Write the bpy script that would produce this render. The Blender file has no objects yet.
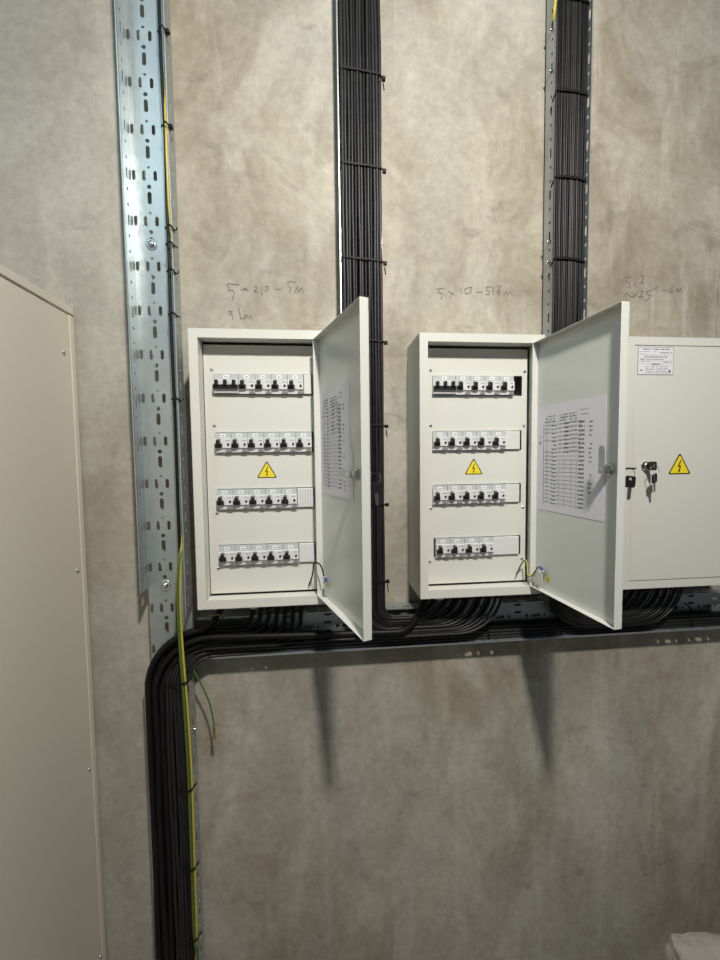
import bpy, bmesh, math, random
from mathutils import Vector, Matrix
from mathutils.geometry import delaunay_2d_cdt
random.seed(11)
COL = bpy.context.scene.collection
PI = math.pi

# ------------------------------------------------------------------ materials
def mat(name, c, rough=.5, metal=0., var=0., vscale=8., bump=0., bscale=60., spec=.5, coat=0.):
    m = bpy.data.materials.new(name); m.use_nodes = True
    nt = m.node_tree; b = nt.nodes['Principled BSDF']
    b.inputs['Base Color'].default_value = (*c, 1); b.inputs['Roughness'].default_value = rough
    b.inputs['Metallic'].default_value = metal; b.inputs['Specular IOR Level'].default_value = spec
    b.inputs['Coat Weight'].default_value = coat
    tc = nt.nodes.new('ShaderNodeTexCoord')
    if var > 0:
        n = nt.nodes.new('ShaderNodeTexNoise'); n.inputs['Scale'].default_value = vscale; n.inputs['Detail'].default_value = 5
        nt.links.new(tc.outputs['Object'], n.inputs['Vector'])
        r = nt.nodes.new('ShaderNodeValToRGB')
        r.color_ramp.elements[0].position = .3; r.color_ramp.elements[1].position = .7
        r.color_ramp.elements[0].color = (*[max(0, x * (1 - var)) for x in c], 1)
        r.color_ramp.elements[1].color = (*[min(1, x * (1 + var)) for x in c], 1)
        nt.links.new(n.outputs['Fac'], r.inputs['Fac']); nt.links.new(r.outputs['Color'], b.inputs['Base Color'])
    if bump > 0:
        n2 = nt.nodes.new('ShaderNodeTexNoise'); n2.inputs['Scale'].default_value = bscale; n2.inputs['Detail'].default_value = 4
        nt.links.new(tc.outputs['Object'], n2.inputs['Vector'])
        bp = nt.nodes.new('ShaderNodeBump'); bp.inputs['Strength'].default_value = bump; bp.inputs['Distance'].default_value = .004
        nt.links.new(n2.outputs['Fac'], bp.inputs['Height']); nt.links.new(bp.outputs['Normal'], b.inputs['Normal'])
    return m

M = {}
M['paint'] = mat('cabinet_paint', (.64, .64, .585), .38, var=.015, vscale=3, bump=.02, bscale=400)
M['paint_in'] = mat('door_inner_paint', (.62, .63, .59), .3, var=.015, vscale=3)
M['enclosure'] = mat('enclosure_paint', (.66, .62, .53), .45, var=.02, vscale=2, bump=.02, bscale=300)
M['galv'] = mat('galvanised_steel', (.46, .51, .52), .42, .75, var=.08, vscale=14, bump=.03, bscale=20)
M['zinc'] = mat('zinc_bolt', (.75, .76, .78), .22, 1.)
M['nickel'] = mat('nickel_lock', (.62, .63, .62), .2, 1.)
M['pvc'] = mat('black_pvc', (.006, .006, .0065), .5, var=.25, vscale=30, spec=.25)
M['pvc_grey'] = mat('charcoal_pvc', (.018, .0175, .018), .45, var=.25, vscale=30, spec=.35)
M['tie'] = mat('black_nylon', (.006, .006, .006), .6, spec=.25)
M['plastic'] = mat('breaker_white', (.67, .67, .665), .35)
M['plastic_g'] = mat('breaker_grey', (.46, .49, .50), .35)
M['plastic_d'] = mat('breaker_dark_grey', (.22, .22, .22), .4)
M['blank'] = mat('blank_plastic', (.64, .64, .635), .4)
M['black'] = mat('black_plastic', (.012, .012, .013), .35)
M['paper'] = mat('paper', (.70, .69, .74), .7)
M['label'] = mat('label_paper', (.86, .86, .84), .6)
M['ink'] = mat('ink', (.10, .10, .12), .7)
M['graphite'] = mat('graphite', (.15, .135, .115), .7)
M['yellow'] = mat('sign_yellow', (.85, .66, .02), .4)
M['wyellow'] = mat('wire_yellow', (.56, .43, .05), .38)
M['wgreen'] = mat('wire_green', (.075, .135, .03), .38)
M['brass'] = mat('brass', (.75, .55, .16), .3, 1.)
M['blue'] = mat('blue_sleeve', (.03, .05, .32), .4)
M['tag'] = mat('tag_plastic', (.62, .60, .54), .3)
M['gland'] = mat('gland_grey', (.55, .56, .56), .4)
M['gap'] = mat('gap_black', (.01, .01, .01), .8)
M['carton'] = mat('carton', (.30, .28, .24), .6, var=.15, vscale=6)

def wall_material():
    m = bpy.data.materials.new('plastered_concrete'); m.use_nodes = True
    nt = m.node_tree; N = nt.nodes; L = nt.links; b = N['Principled BSDF']
    b.inputs['Roughness'].default_value = .78; b.inputs['Specular IOR Level'].default_value = .25
    tc = N.new('ShaderNodeTexCoord')
    def noise(scale, detail, rough, stretch=(1, 1, 1), loc=(0, 0, 0), dist=0.):
        mp = N.new('ShaderNodeMapping'); mp.inputs['Scale'].default_value = stretch; mp.inputs['Location'].default_value = loc
        L.new(tc.outputs['Object'], mp.inputs['Vector'])
        n = N.new('ShaderNodeTexNoise'); n.inputs['Scale'].default_value = scale; n.inputs['Detail'].default_value = detail
        n.inputs['Roughness'].default_value = rough; n.inputs['Distortion'].default_value = dist
        L.new(mp.outputs['Vector'], n.inputs['Vector']); return n.outputs['Fac']
    def ramp(fac, stops):
        r = N.new('ShaderNodeValToRGB'); e = r.color_ramp.elements
        while len(e) < len(stops): e.new(.5)
        for k, (p, c) in enumerate(stops):
            e[k].position = p; e[k].color = (*c, 1) if isinstance(c, tuple) else (c, c, c, 1)
        L.new(fac, r.inputs['Fac']); return r.outputs['Color']
    def mix(f, a, c, mode='MIX'):
        x = N.new('ShaderNodeMix'); x.data_type = 'RGBA'; x.blend_type = mode
        if isinstance(f, float): x.inputs[0].default_value = f
        else: L.new(f, x.inputs[0])
        for s, v in ((6, a), (7, c)):
            if isinstance(v, tuple): x.inputs[s].default_value = (*v, 1)
            else: L.new(v, x.inputs[s])
        return x.outputs[2]
    base = ramp(noise(1.7, 8, .62, (1, 1, .8), (3, 0, 1.7), .6), [(.36, (.27, .225, .165)), (.5, (.42, .375, .30)), (.63, (.60, .56, .475))])
    mid = ramp(noise(5.5, 7, .66, (1, 1, .6), (1, 0, 5), .8), [(.40, (.29, .245, .18)), (.5, (.42, .38, .31)), (.60, (.57, .535, .46))])
    c = mix(.5, base, mid)
    grey = ramp(noise(1.0, 6, .6, (1.2, 1, .7), (9, 0, 2), .5), [(.43, 0.), (.57, 1.)])
    gm = N.new('ShaderNodeMath'); gm.operation = 'MULTIPLY'; gm.inputs[1].default_value = .55; L.new(grey, gm.inputs[0])
    c = mix(gm.outputs[0], c, (.42, .415, .375))
    # pale vertical trowel drags
    st = ramp(noise(3.6, 5, .62, (2.6, 1, .30), (0, 0, 4), .5), [(.53, 0.), (.66, 1.)])
    sm = N.new('ShaderNodeMath'); sm.operation = 'MULTIPLY'; sm.inputs[1].default_value = .5; L.new(st, sm.inputs[0])
    c = mix(sm.outputs[0], c, (.60, .565, .485))
    # brown stains and small dark smudges
    br = ramp(noise(1.5, 6, .6, (1, 1, 1.1), (2, 0, 7), .7), [(.52, 0.), (.66, 1.)])
    b2 = N.new('ShaderNodeMath'); b2.operation = 'MULTIPLY'; b2.inputs[1].default_value = .40; L.new(br, b2.inputs[0])
    c = mix(b2.outputs[0], c, (.27, .225, .165))
    sp = ramp(noise(8, 4, .55, (1, 1, 1.5), (5, 0, 8), .9), [(.62, 0.), (.70, 1.)])
    s2 = N.new('ShaderNodeMath'); s2.operation = 'MULTIPLY'; s2.inputs[1].default_value = .34; L.new(sp, s2.inputs[0])
    c = mix(s2.outputs[0], c, (.22, .19, .15))
    # grey tint left of the first tray: cool upper-left light painted in
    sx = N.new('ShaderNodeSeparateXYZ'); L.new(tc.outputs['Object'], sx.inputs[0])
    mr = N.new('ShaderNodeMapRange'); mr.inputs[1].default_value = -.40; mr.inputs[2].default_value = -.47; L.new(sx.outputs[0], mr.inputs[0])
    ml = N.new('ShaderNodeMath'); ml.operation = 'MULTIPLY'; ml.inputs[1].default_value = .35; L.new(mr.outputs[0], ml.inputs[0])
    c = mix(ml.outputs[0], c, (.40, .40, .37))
    fine = ramp(noise(45, 5, .7), [(.34, .76), (.66, .95)])
    c = mix(1., c, fine, 'MULTIPLY')
    L.new(c, b.inputs['Base Color'])
    bp = N.new('ShaderNodeBump'); bp.inputs['Strength'].default_value = .25; bp.inputs['Distance'].default_value = .006
    L.new(noise(9, 7, .65, (1, 1, .7)), bp.inputs['Height'])
    bp2 = N.new('ShaderNodeBump'); bp2.inputs['Strength'].default_value = .12; bp2.inputs['Distance'].default_value = .002
    L.new(noise(90, 4, .6), bp2.inputs['Height']); L.new(bp.outputs['Normal'], bp2.inputs['Normal'])
    L.new(bp2.outputs['Normal'], b.inputs['Normal'])
    return m
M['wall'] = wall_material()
M['floor'] = mat('floor_concrete', (.24, .23, .205), .7, var=.2, vscale=3, bump=.1)

def film_material():
    m = bpy.data.materials.new('clear_film'); m.use_nodes = True
    b = m.node_tree.nodes['Principled BSDF']
    b.inputs['Base Color'].default_value = (.62, .60, .55, 1); b.inputs['Roughness'].default_value = .16; b.inputs['Alpha'].default_value = .42
    n = m.node_tree.nodes.new('ShaderNodeTexNoise'); n.inputs['Scale'].default_value = 18
    bp = m.node_tree.nodes.new('ShaderNodeBump'); bp.inputs['Strength'].default_value = .5; bp.inputs['Distance'].default_value = .01
    m.node_tree.links.new(n.outputs['Fac'], bp.inputs['Height']); m.node_tree.links.new(bp.outputs['Normal'], b.inputs['Normal'])
    return m
M['film'] = film_material()

# ------------------------------------------------------------------ mesh builder
def inside(p, poly):
    r = False; j = len(poly) - 1
    for i in range(len(poly)):
        a, c = poly[i], poly[j]
        if (a[1] > p[1]) != (c[1] > p[1]) and p[0] < (c[0] - a[0]) * (p[1] - a[1]) / (c[1] - a[1]) + a[0]: r = not r
        j = i
    return r

class MB:
    def __init__(s): s.v = []; s.f = []; s.mi = []; s.sm = []; s.mats = []
    def m(s, k):
        if k not in s.mats: s.mats.append(k)
        return s.mats.index(k)
    def add(s, vs, fs, k, smooth=False):
        o = len(s.v); i = s.m(k); s.v += [tuple(p) for p in vs]
        for f in fs: s.f.append([o + a for a in f]); s.mi.append(i); s.sm.append(smooth)
    def box(s, x0, x1, y0, y1, z0, z1, k, bev=0.):
        if bev <= 0:
            vs = [(x, y, z) for x in (x0, x1) for y in (y0, y1) for z in (z0, z1)]
            s.add(vs, [(0, 1, 3, 2), (4, 6, 7, 5), (0, 4, 5, 1), (2, 3, 7, 6), (0, 2, 6, 4), (1, 5, 7, 3)], k)
        else:
            bm = bmesh.new(); bmesh.ops.create_cube(bm, size=1)
            for v in bm.verts: v.co = Vector(((x0 + x1) / 2 + v.co.x * (x1 - x0), (y0 + y1) / 2 + v.co.y * (y1 - y0), (z0 + z1) / 2 + v.co.z * (z1 - z0)))
            bmesh.ops.bevel(bm, geom=bm.edges[:], offset=bev, segments=2, affect='EDGES', profile=.5)
            bm.verts.index_update()
            s.add([v.co[:] for v in bm.verts], [[v.index for v in f.verts] for f in bm.faces], k); bm.free()
    def frame(s, pts, ax):     # map (a, b, c) to world by axis names
        return [ax[0] * p[0] + ax[1] * p[1] + ax[2] * p[2] for p in pts]
    def prism(s, poly, o, ux, uy, n, d, k, smooth=False):
        o, ux, uy, n = map(Vector, (o, ux, uy, n)); N = len(poly)
        vs = [o + ux * a + uy * b for a, b in poly] + [o + ux * a + uy * b + n * d for a, b in poly]
        s.add(vs, [list(range(N - 1, -1, -1)), list(range(N, 2 * N))], k)
        s.add(vs, [(i, (i + 1) % N, N + (i + 1) % N, N + i) for i in range(N)], k, smooth)
    def plate(s, outer, holes, o, ux, uy, n, t, k):
        o, ux, uy, n = map(Vector, (o, ux, uy, n))
        loops = [outer] + holes; pts = []; ed = []
        for lp in loops:
            b = len(pts); pts += [Vector(p) for p in lp]; ed += [(b + i, b + (i + 1) % len(lp)) for i in range(len(lp))]
        V, E, F = delaunay_2d_cdt(pts, ed, [], 0, 1e-7)[:3]
        boxes = [(min(p[0] for p in h), max(p[0] for p in h), min(p[1] for p in h), max(p[1] for p in h), h) for h in holes]
        keep = []
        for f in F:
            c = sum((V[i] for i in f), Vector((0, 0))) / len(f)
            if not inside(c, outer): continue
            if any(b[0] < c[0] < b[1] and b[2] < c[1] < b[3] and inside(c, b[4]) for b in boxes): continue
            keep.append(list(f))
        nv = len(V)
        vs = [o + ux * p[0] + uy * p[1] for p in V] + [o + ux * p[0] + uy * p[1] + n * t for p in V]
        fs = [f[::-1] for f in keep] + [[i + nv for i in f] for f in keep]
        s.add(vs, fs, k)
        for lp in loops:
            N = len(lp)
            w = [o + ux * p[0] + uy * p[1] for p in lp]; w += [p + n * t for p in w]
            s.add(w, [(i, (i + 1) % N, N + (i + 1) % N, N + i) for i in range(N)], k)
    def tube(s, path, r, k, sides=8, split=None, twist=0.):
        P = [Vector(p) for p in path]; n = len(P)
        t = [(P[min(i + 1, n - 1)] - P[max(i - 1, 0)]).normalized() for i in range(n)]
        u = t[0].orthogonal().normalized()
        if abs(t[0].z) > .9: u = Vector((1, 0, 0)) - t[0] * t[0].x; u.normalize()
        vs = []
        for i in range(n):
            u = (u - t[i] * u.dot(t[i])).normalized(); w = t[i].cross(u)
            for q in range(sides):
                a = 2 * PI * q / sides + twist * i
                vs.append(P[i] + (u * math.cos(a) + w * math.sin(a)) * r)
        fa = []; fb = []
        for i in range(n - 1):
            for q in range(sides):
                f = (i * sides + q, i * sides + (q + 1) % sides, (i + 1) * sides + (q + 1) % sides, (i + 1) * sides + q)
                (fb if split and q in split[1] else fa).append(f)
        caps = [list(range(sides - 1, -1, -1)), list(range((n - 1) * sides, n * sides))]
        o = len(s.v); s.v += [tuple(p) for p in vs]
        for fs, kk, smo in ((fa, k, True), (fb, split[0] if split else k, True), (caps, k, False)):
            i = s.m(kk)
            for f in fs: s.f.append([o + a for a in f]); s.mi.append(i); s.sm.append(smo)
    def lathe(s, prof, o, ax, k, seg=16, smooth=True):
        o = Vector(o); ax = Vector(ax).normalized(); u = ax.orthogonal().normalized(); w = ax.cross(u); n = len(prof)
        vs = [o + ax * h + (u * math.cos(2 * PI * q / seg) + w * math.sin(2 * PI * q / seg)) * r for r, h in prof for q in range(seg)]
        s.add(vs, [(i * seg + q, i * seg + (q + 1) % seg, (i + 1) * seg + (q + 1) % seg, (i + 1) * seg + q) for i in range(n - 1) for q in range(seg)], k, smooth)
        s.add(vs, [list(range(seg - 1, -1, -1)), list(range((n - 1) * seg, n * seg))], k)
    def build(s, name, parent=None, origin=(0, 0, 0), bev=0.):
        ov = Vector(origin)
        me = bpy.data.meshes.new(name)
        me.from_pydata([Vector(p) - ov for p in s.v], [], s.f)
        for k in s.mats: me.materials.append(M[k])
        me.polygons.foreach_set('material_index', s.mi); me.polygons.foreach_set('use_smooth', s.sm)
        bm = bmesh.new(); bm.from_mesh(me); bmesh.ops.recalc_face_normals(bm, faces=bm.faces[:]); bm.to_mesh(me); bm.free()
        ob = bpy.data.objects.new(name, me); COL.objects.link(ob); ob.location = ov
        if parent: ob.parent = parent
        if bev > 0:
            md = ob.modifiers.new('Bevel', 'BEVEL'); md.width = bev; md.segments = 2; md.limit_method = 'ANGLE'; md.angle_limit = 1.0
        return ob

def tag(o, label=None, cat=None, group=None, kind=None):
    if label: o['label'] = label
    if cat: o['category'] = cat
    if group: o['group'] = group
    if kind: o['kind'] = kind
    return o
def empty(name, loc, rz=0., parent=None):
    o = bpy.data.objects.new(name, None); COL.objects.link(o); o.location = loc; o.rotation_euler = (0, 0, rz); o.empty_display_size = .05
    if parent: o.parent = parent
    return o
def copy_tree(o, parent=None):
    c = o.copy(); COL.objects.link(c); c.parent = parent
    for ch in list(o.children): copy_tree(ch, c)
    return c
def slot(cx, cy, lx, ly, seg=5):      # stadium / round hole
    r = min(lx, ly) / 2; pts = []
    if ly >= lx: cs = ((0, ly / 2 - r, 0), (0, -(ly / 2 - r), PI))
    else: cs = ((-(lx / 2 - r), 0, PI / 2), (lx / 2 - r, 0, -PI / 2))
    for dx, dy, a0 in cs:
        for i in range(seg + 1):
            a = a0 + PI * i / seg; pts.append((cx + dx + r * math.cos(a), cy + dy + r * math.sin(a)))
    if abs(lx - ly) < 1e-9: pts = [(cx + r * math.cos(2 * PI * i / 10), cy + r * math.sin(2 * PI * i / 10)) for i in range(10)]
    return pts
def fillet(pts, rs, seg=8):
    P = [Vector(p) for p in pts]; out = [P[0]]
    for i in range(1, len(P) - 1):
        a = (P[i - 1] - P[i]); b = (P[i + 1] - P[i]); la, lb = a.length, b.length; a.normalize(); b.normalize()
        ang = a.angle(b); r = rs if isinstance(rs, (int, float)) else rs[i - 1]
        if ang > PI - .02: out.append(P[i]); continue
        d = min(r / math.tan(ang / 2), la * .98, lb * .98); r2 = d * math.tan(ang / 2)
        c = P[i] + (a + b).normalized() * (r2 / math.sin(ang / 2)); p0 = P[i] + a * d; p1 = P[i] + b * d
        va, vb = p0 - c, p1 - c; th = va.angle(vb)
        for k in range(seg + 1):
            f = k / seg
            out.append(c + (va * math.sin((1 - f) * th) + vb * math.sin(f * th)) / math.sin(th))
    out.append(P[-1]); return out
def smooth_path(pts, n=6):      # Catmull-Rom through the points
    P = [Vector(p) for p in pts]; P = [P[0] * 2 - P[1]] + P + [P[-1] * 2 - P[-2]]; out = []
    for i in range(1, len(P) - 2):
        for k in range(n):
            t = k / n; a, b, c, d = P[i - 1], P[i], P[i + 1], P[i + 2]
            out.append(.5 * ((2 * b) + (c - a) * t + (2 * a - 5 * b + 4 * c - d) * t * t + (3 * b - a - 3 * c + d) * t ** 3))
    out.append(P[-2]); return out
def waver(z0, z1, x, y, amp, step=.085):    # points of a long vertical strand with small drifts, from z0 down to z1
    n = max(2, int(abs(z0 - z1) / step)); ph = random.uniform(0, 6.28); pts = []
    for i in range(n + 1):
        z = z0 + (z1 - z0) * i / n
        w = amp * (math.sin(z * 9 + ph) * .6 + random.uniform(-.7, .7)) if 0 < i < n else 0
        pts.append((x + w, y + random.uniform(-1, 1) * amp * .7, z))
    return pts

# ------------------------------------------------------------------ the setting
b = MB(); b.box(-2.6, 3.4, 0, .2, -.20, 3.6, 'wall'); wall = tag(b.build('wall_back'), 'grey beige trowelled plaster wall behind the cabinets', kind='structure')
b = MB(); b.box(-2.6, 3.4, -4.2, .2, -.32, -.20, 'floor'); tag(b.build('floor'), 'bare concrete floor below the wall', kind='structure')
# broken plaster edge at the far right of the wall
b = MB(); poly = []
for i in range(26):
    z = 1.80 + i * .008; poly.append((1.107 + .0022 * math.sin(i * .55) + .0008 * math.sin(i * 1.9), z))
b.prism(poly + [(1.20, 2.0), (1.20, 1.80)], (0, -.005, 0), (1, 0, 0), (0, 0, 1), (0, 1, 0), .006, 'wall')
tag(b.build('trim_1', bev=.002), 'broken raised plaster edge at right of the wall', kind='structure')

def note(strokes, fx, fz, label):
    b = MB()
    for st in strokes:
        pts = [(fx(x), fz(y)) for x, y in st]
        for (x0, z0), (x1, z1) in zip(pts, pts[1:]):
            d = Vector((x1 - x0, z1 - z0)); L = d.length
            if L < 1e-5: continue
            d /= L; q = Vector((-d.y, d.x)) * random.uniform(.0007, .0011); e = d * .0005
            vs = [(x0 - e.x - q.x, -.0006, z0 - e.y - q.y), (x1 + e.x - q.x, -.0006, z1 + e.y - q.y), (x1 + e.x + q.x, -.0006, z1 + e.y + q.y), (x0 - e.x + q.x, -.0006, z0 - e.y + q.y)]
            b.add(vs, [(0, 1, 2, 3)], 'graphite')
    o = b.build('pencil_note', wall); o['label'] = label
S = 6.545
note([[(75, 135), (85, 120), (120, 125), (155, 128)], [(85, 135), (90, 165), (115, 165), (125, 180), (118, 205), (108, 230)], [(165, 160), (190, 150), (215, 165)], [(185, 165), (205, 150)],
      [(250, 140), (270, 130), (270, 150), (250, 170), (280, 168)], [(300, 140), (298, 170), (305, 190)], [(325, 135), (345, 130), (345, 150), (325, 170)], [(390, 150), (430, 148)],
      [(470, 105), (490, 95), (530, 100)], [(480, 105), (475, 130), (495, 135), (490, 160), (480, 165)], [(520, 165), (540, 130), (548, 160), (568, 135), (580, 170)],
      [(85, 320), (90, 300), (105, 305), (100, 325), (88, 325)], [(105, 320), (110, 355)], [(145, 275), (155, 310), (160, 350), (185, 345), (190, 320)], [(190, 345), (200, 325), (208, 348), (225, 325), (232, 355)]],
     lambda x: -.227 + (215 + x / S - 225) * .002437, lambda y: 1.922 - (265 + y / S - 288) * .00242, 'two pencilled lines above the left cabinet')
note([[(75, 140), (120, 133)], [(90, 140), (88, 165), (108, 165), (110, 190), (100, 205)], [(150, 150), (190, 175)], [(185, 150), (160, 195)], [(232, 125), (235, 165)], [(255, 135), (280, 125), (300, 120), (295, 155), (265, 168), (255, 140)],
      [(330, 152), (370, 150)], [(395, 120), (430, 112)], [(400, 120), (398, 140), (420, 145), (415, 165), (392, 165)], [(440, 115), (445, 165)], [(470, 105), (495, 112), (470, 150), (480, 165), (490, 150), (472, 135)],
      [(515, 165), (530, 140), (540, 160), (555, 140), (572, 165)]],
     lambda x: .308 + (425 + x / S - 437) * .002707, lambda y: 1.933 - (265 + y / S - 287) * .00255, 'one pencilled line above the middle cabinet')
note([[(100, 115), (140, 112)], [(110, 120), (105, 140), (125, 150), (130, 170), (115, 180)], [(165, 150), (168, 175)], [(195, 105), (212, 98), (215, 120), (200, 148), (220, 148)],
      [(90, 240), (110, 215), (135, 235), (150, 240), (170, 220)], [(165, 240), (180, 210)], [(190, 205), (215, 198), (205, 225), (190, 240), (220, 235)], [(235, 200), (260, 195), (310, 170)],
      [(238, 205), (245, 220), (268, 225), (260, 240), (230, 262)], [(340, 190), (370, 192)], [(412, 160), (385, 180), (388, 203), (410, 200), (400, 180)], [(430, 200), (440, 175), (448, 195), (462, 172), (467, 200)]],
     lambda x: .822 + (610 + x / S - 622) * .00298, lambda y: 1.966 - (260 + y / S - 283) * .0027, 'two short pencilled lines above the right cabinet')

# ------------------------------------------------------------------ cable trays
KS = 1.0205  # tray and cable positions scaled about the camera as their depth changed
def sx(x): return x * KS                    # x and z scaled about the camera, keeping their image positions
def sz(z): return 1.5 + (z - 1.5) * KS
def spt(p):                                 # things fixed to the bare left tray, which stands further off the wall; scaled about the camera axis
    f = min(1, max(0, (p[2] - 1.12) / .16)); q = Vector((p[0] * .990, p[1] - .007, 1.5 + (p[2] - 1.5) * .990))
    return sp3(p).lerp(q, f)
def sp3(p): return Vector((sx(p[0]), p[1] + .020, sz(p[2])))
PER = .1038; YW = -.011; T = .0012
def web_holes(c, z0, z1, x0, x1, phase=2.5358, PER=PER):
    H = []; n0 = math.floor((phase - z1) / PER) - 1
    for n in range(n0, n0 + int((z1 - z0) / PER) + 4):
        z = phase - n * PER
        for cx, cz, lx, lz in ((c, z, .009, .028), (c, z - .0335, .0062, .0062), (c - .0326, z - .0515, .0077, .022), (c - .0102, z - .0515, .0077, .022), (c + .0143, z - .0515, .0077, .022), (c, z - .076, .0097, .0097)):
            if z0 + .02 < cz < z1 - .02 and x0 + lx / 2 + .002 < cx < x1 - lx / 2 - .002: H.append(slot(cx, cz, lx, lz))
    return H
def lip_holes(z0, z1, mid, skip=()):
    H = []; z = z0 + .03
    k = 0
    while z < z1 - .02:
        if not any(a < z < e for a, e in skip): H.append(slot(mid, z, .007, .024 if k % 3 == 0 else .008))
        z += .0339; k += 1
    return H
def tray_v(label, x0, x1, z0, z1, dep=.045, c=None, web=True, zl=None, zr=None, YW=YW, phase=2.5358, per=PER, group='perforated cable trays'):
    root = empty('cable_tray', ((x0 + x1) / 2, 0, z0)); tag(root, label, 'cable tray', group)
    b = MB(); o = Vector(((x0 + x1) / 2, 0, z0)); W = lambda x, y, z: Vector((x, y, z)) - o
    outer = [(x0, z0), (x1, z0), (x1, z1), (x0, z1)]
    b.plate(outer, web_holes(c, z0, z1, x0, x1, phase, per) if web else [], W(0, YW, 0), (1, 0, 0), (0, 0, 1), (0, 1, 0), T, 'galv')
    dl, dr = dep if isinstance(dep, tuple) else (dep, dep)
    zl = zl if zl is not None else z0; zr = zr if zr is not None else z0
    for x, za, n, dep in ((x0, zl, (1, 0, 0), dl), (x1, zr, (-1, 0, 0), dr)):
        b.plate([(0, za), (dep, za), (dep, z1), (0, z1)], lip_holes(za, z1, dep * .55 if dep < .06 else dep - .008), W(x, YW, 0), (0, -1, 0), (0, 0, 1), n, T, 'galv')
        q = W(x, YW - dep, 0); b.box(q.x - .0012, q.x + .0012, q.y - .001, q.y + .0015, za - o.z, z1 - o.z, 'galv')
    b.build('channel', root)
    z = z0 + .12 if YW > -.03 else phase - per * 15 - .0665; hb = .016 if YW > -.03 else .0038; st = .62 if YW > -.03 else per * 6
    while z < z1 - .05:      # wall bracket behind the tray
        b = MB(); q = W(0, 0, z); xa, xb = x0 - o.x + .010, x1 - o.x - .034
        b.box(xa, xb, YW + T + .0002, YW + T + .002, q.z - hb, q.z + hb, 'galv'); b.box(xa, xb, YW + T, -.0002, q.z + hb - .002, q.z + hb, 'galv'); b.box(xa, xb, YW + T, -.0002, q.z - hb, q.z - hb + .002, 'galv')
        b.build('wall_bracket', root); z += st
    return root
def bolt(parent, loc, r=.0075, washer=True, ax=(0, -1, 0)):
    b = MB()
    if washer: b.lathe([(r * 1.75, 0), (r * 1.75, .0012), (r * 1.6, .0018)], (0, 0, 0), ax, 'zinc')
    b.lathe([(r, .0015), (r, .0055), (r * .75, .0075), (r * .3, .0085)], (0, 0, 0), ax, 'zinc', 12)
    o = b.build('bolt', parent); o.location = loc; return o

tl = tray_v('bare galvanised perforated cable tray rising beside the left cabinet', -.4190, -.3200, 1.01, 3.0, .0415, c=-.3804, zl=1.194, zr=1.135, YW=-.042, phase=2.5045, per=.1008)
for z in (1.998, 1.198): bolt(tl, Vector((-.3797, -.042, z)) - Vector((-.3695, 0, 1.01)))
tm = tray_v('galvanised tray filled with black cables between left and middle cabinets', .0552, .1545, 1.114, 3.0, .042, web=False)
tr = tray_v('galvanised tray filled with black cables rising behind the middle cabinet door', .5915, .6693, 1.114, 3.0, (.044, .064), web=False)
for z in (2.555, 2.458, 2.045, 1.995): bolt(tr, Vector((.5915 - .0012, -.036, z)) - Vector((.6304, 0, 1.114)), .005, False, (-1, 0, 0))
td = tray_v('galvanised tray running down to the floor under the black cable bend', -.4325, -.3305, -.20, .968, .044, c=-.3928)
for x, ax in ((-.4337, (-1, 0, 0)), (-.3293, (1, 0, 0))): bolt(td, Vector((x, -.037, .829)) - Vector((-.3815, 0, -.20)), .005, False, ax)

def tray_h():
    x0, x1, z0, z1, dep = -.306, 1.79, 1.012, 1.114, .036
    root = empty('cable_tray', ((x0 + x1) / 2, 0, z0)); tag(root, 'horizontal galvanised cable tray running under the three cabinets', 'cable tray', 'perforated cable trays')
    o = Vector(((x0 + x1) / 2, 0, z0)); b = MB(); W = lambda x, y, z: Vector((x, y, z)) - o
    H = []; ph = .997
    for n in range(-14, 10):
        x = ph + n * PER
        for cx, cz, lx, lz in ((x, 1.062, .028, .009), (x + .026, 1.062, .006, .0075), (x + .0515, 1.094, .020, .0065), (x + .0515, 1.073, .020, .0065), (x + .0515, 1.049, .020, .0065), (x + .077, 1.062, .0085, .0095)):
            if x0 + .03 < cx < x1 - .03: H.append(slot(cx, cz, lx, lz))
    b.plate([(x0, z0), (x1, z0), (x1, z1), (x0, z1)], H, W(0, YW, 0), (1, 0, 0), (0, 0, 1), (0, 1, 0), T, 'galv')
    lh = [(-.23, .0065), (-.20, .018), (-.175, .0065), (-.140, .0065)] + [(.36, .0065), (.39, .02), (.418, .006), (.455, .008)] + [(.94 + d, w) for d, w in ((0, .006), (.03, .018), (.055, .006), (.095, .007), (.125, .02), (.155, .008), (.21, .007), (.24, .018))]
    b.plate([(x0, 0), (x1, 0), (x1, dep), (x0, dep)], [slot(x, .0290, w, .0085) for x, w in lh], W(0, YW, z0), (1, 0, 0), (0, -1, 0), (0, 0, 1), T, 'galv')
    b.box(x0 - o.x, x1 - o.x, YW - dep - .001, YW - dep + .001, -.0012, .0022, 'galv')
    for xa, xb in ((-.306, .051), (.160, .262), (.475, .583), (.690, .785), (.985, x1)):     # upper flange, notched where the cables pass
        b.plate([(xa, 0), (xb, 0), (xb, dep), (xa, dep)], [slot(xa + .02 + k * .034, .024, .02 if k % 2 else .007, .007) for k in range(int((xb - xa - .03) / .034))], W(0, YW, z1), (1, 0, 0), (0, -1, 0), (0, 0, -1), T, 'galv')
        b.box(xa - o.x, xb - o.x, YW - dep - .001, YW - dep + .001, z1 - z0 - .0022, z1 - z0 + .0008, 'galv')
    b.build('channel', root)
    for x in (-.26, .21, .70, 1.3):
        b = MB(); q = W(x, 0, z0); b.box(q.x - .016, q.x + .016, YW + T + .0002, -.0002, .0, z1 - z0 - .002, 'galv'); b.build('wall_bracket', root)
    for x, z in ((-.190, 1.070), (.520, 1.102), (1.10, 1.101)): bolt(root, W(x, YW, z), .0045)
tray_h()

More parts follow.
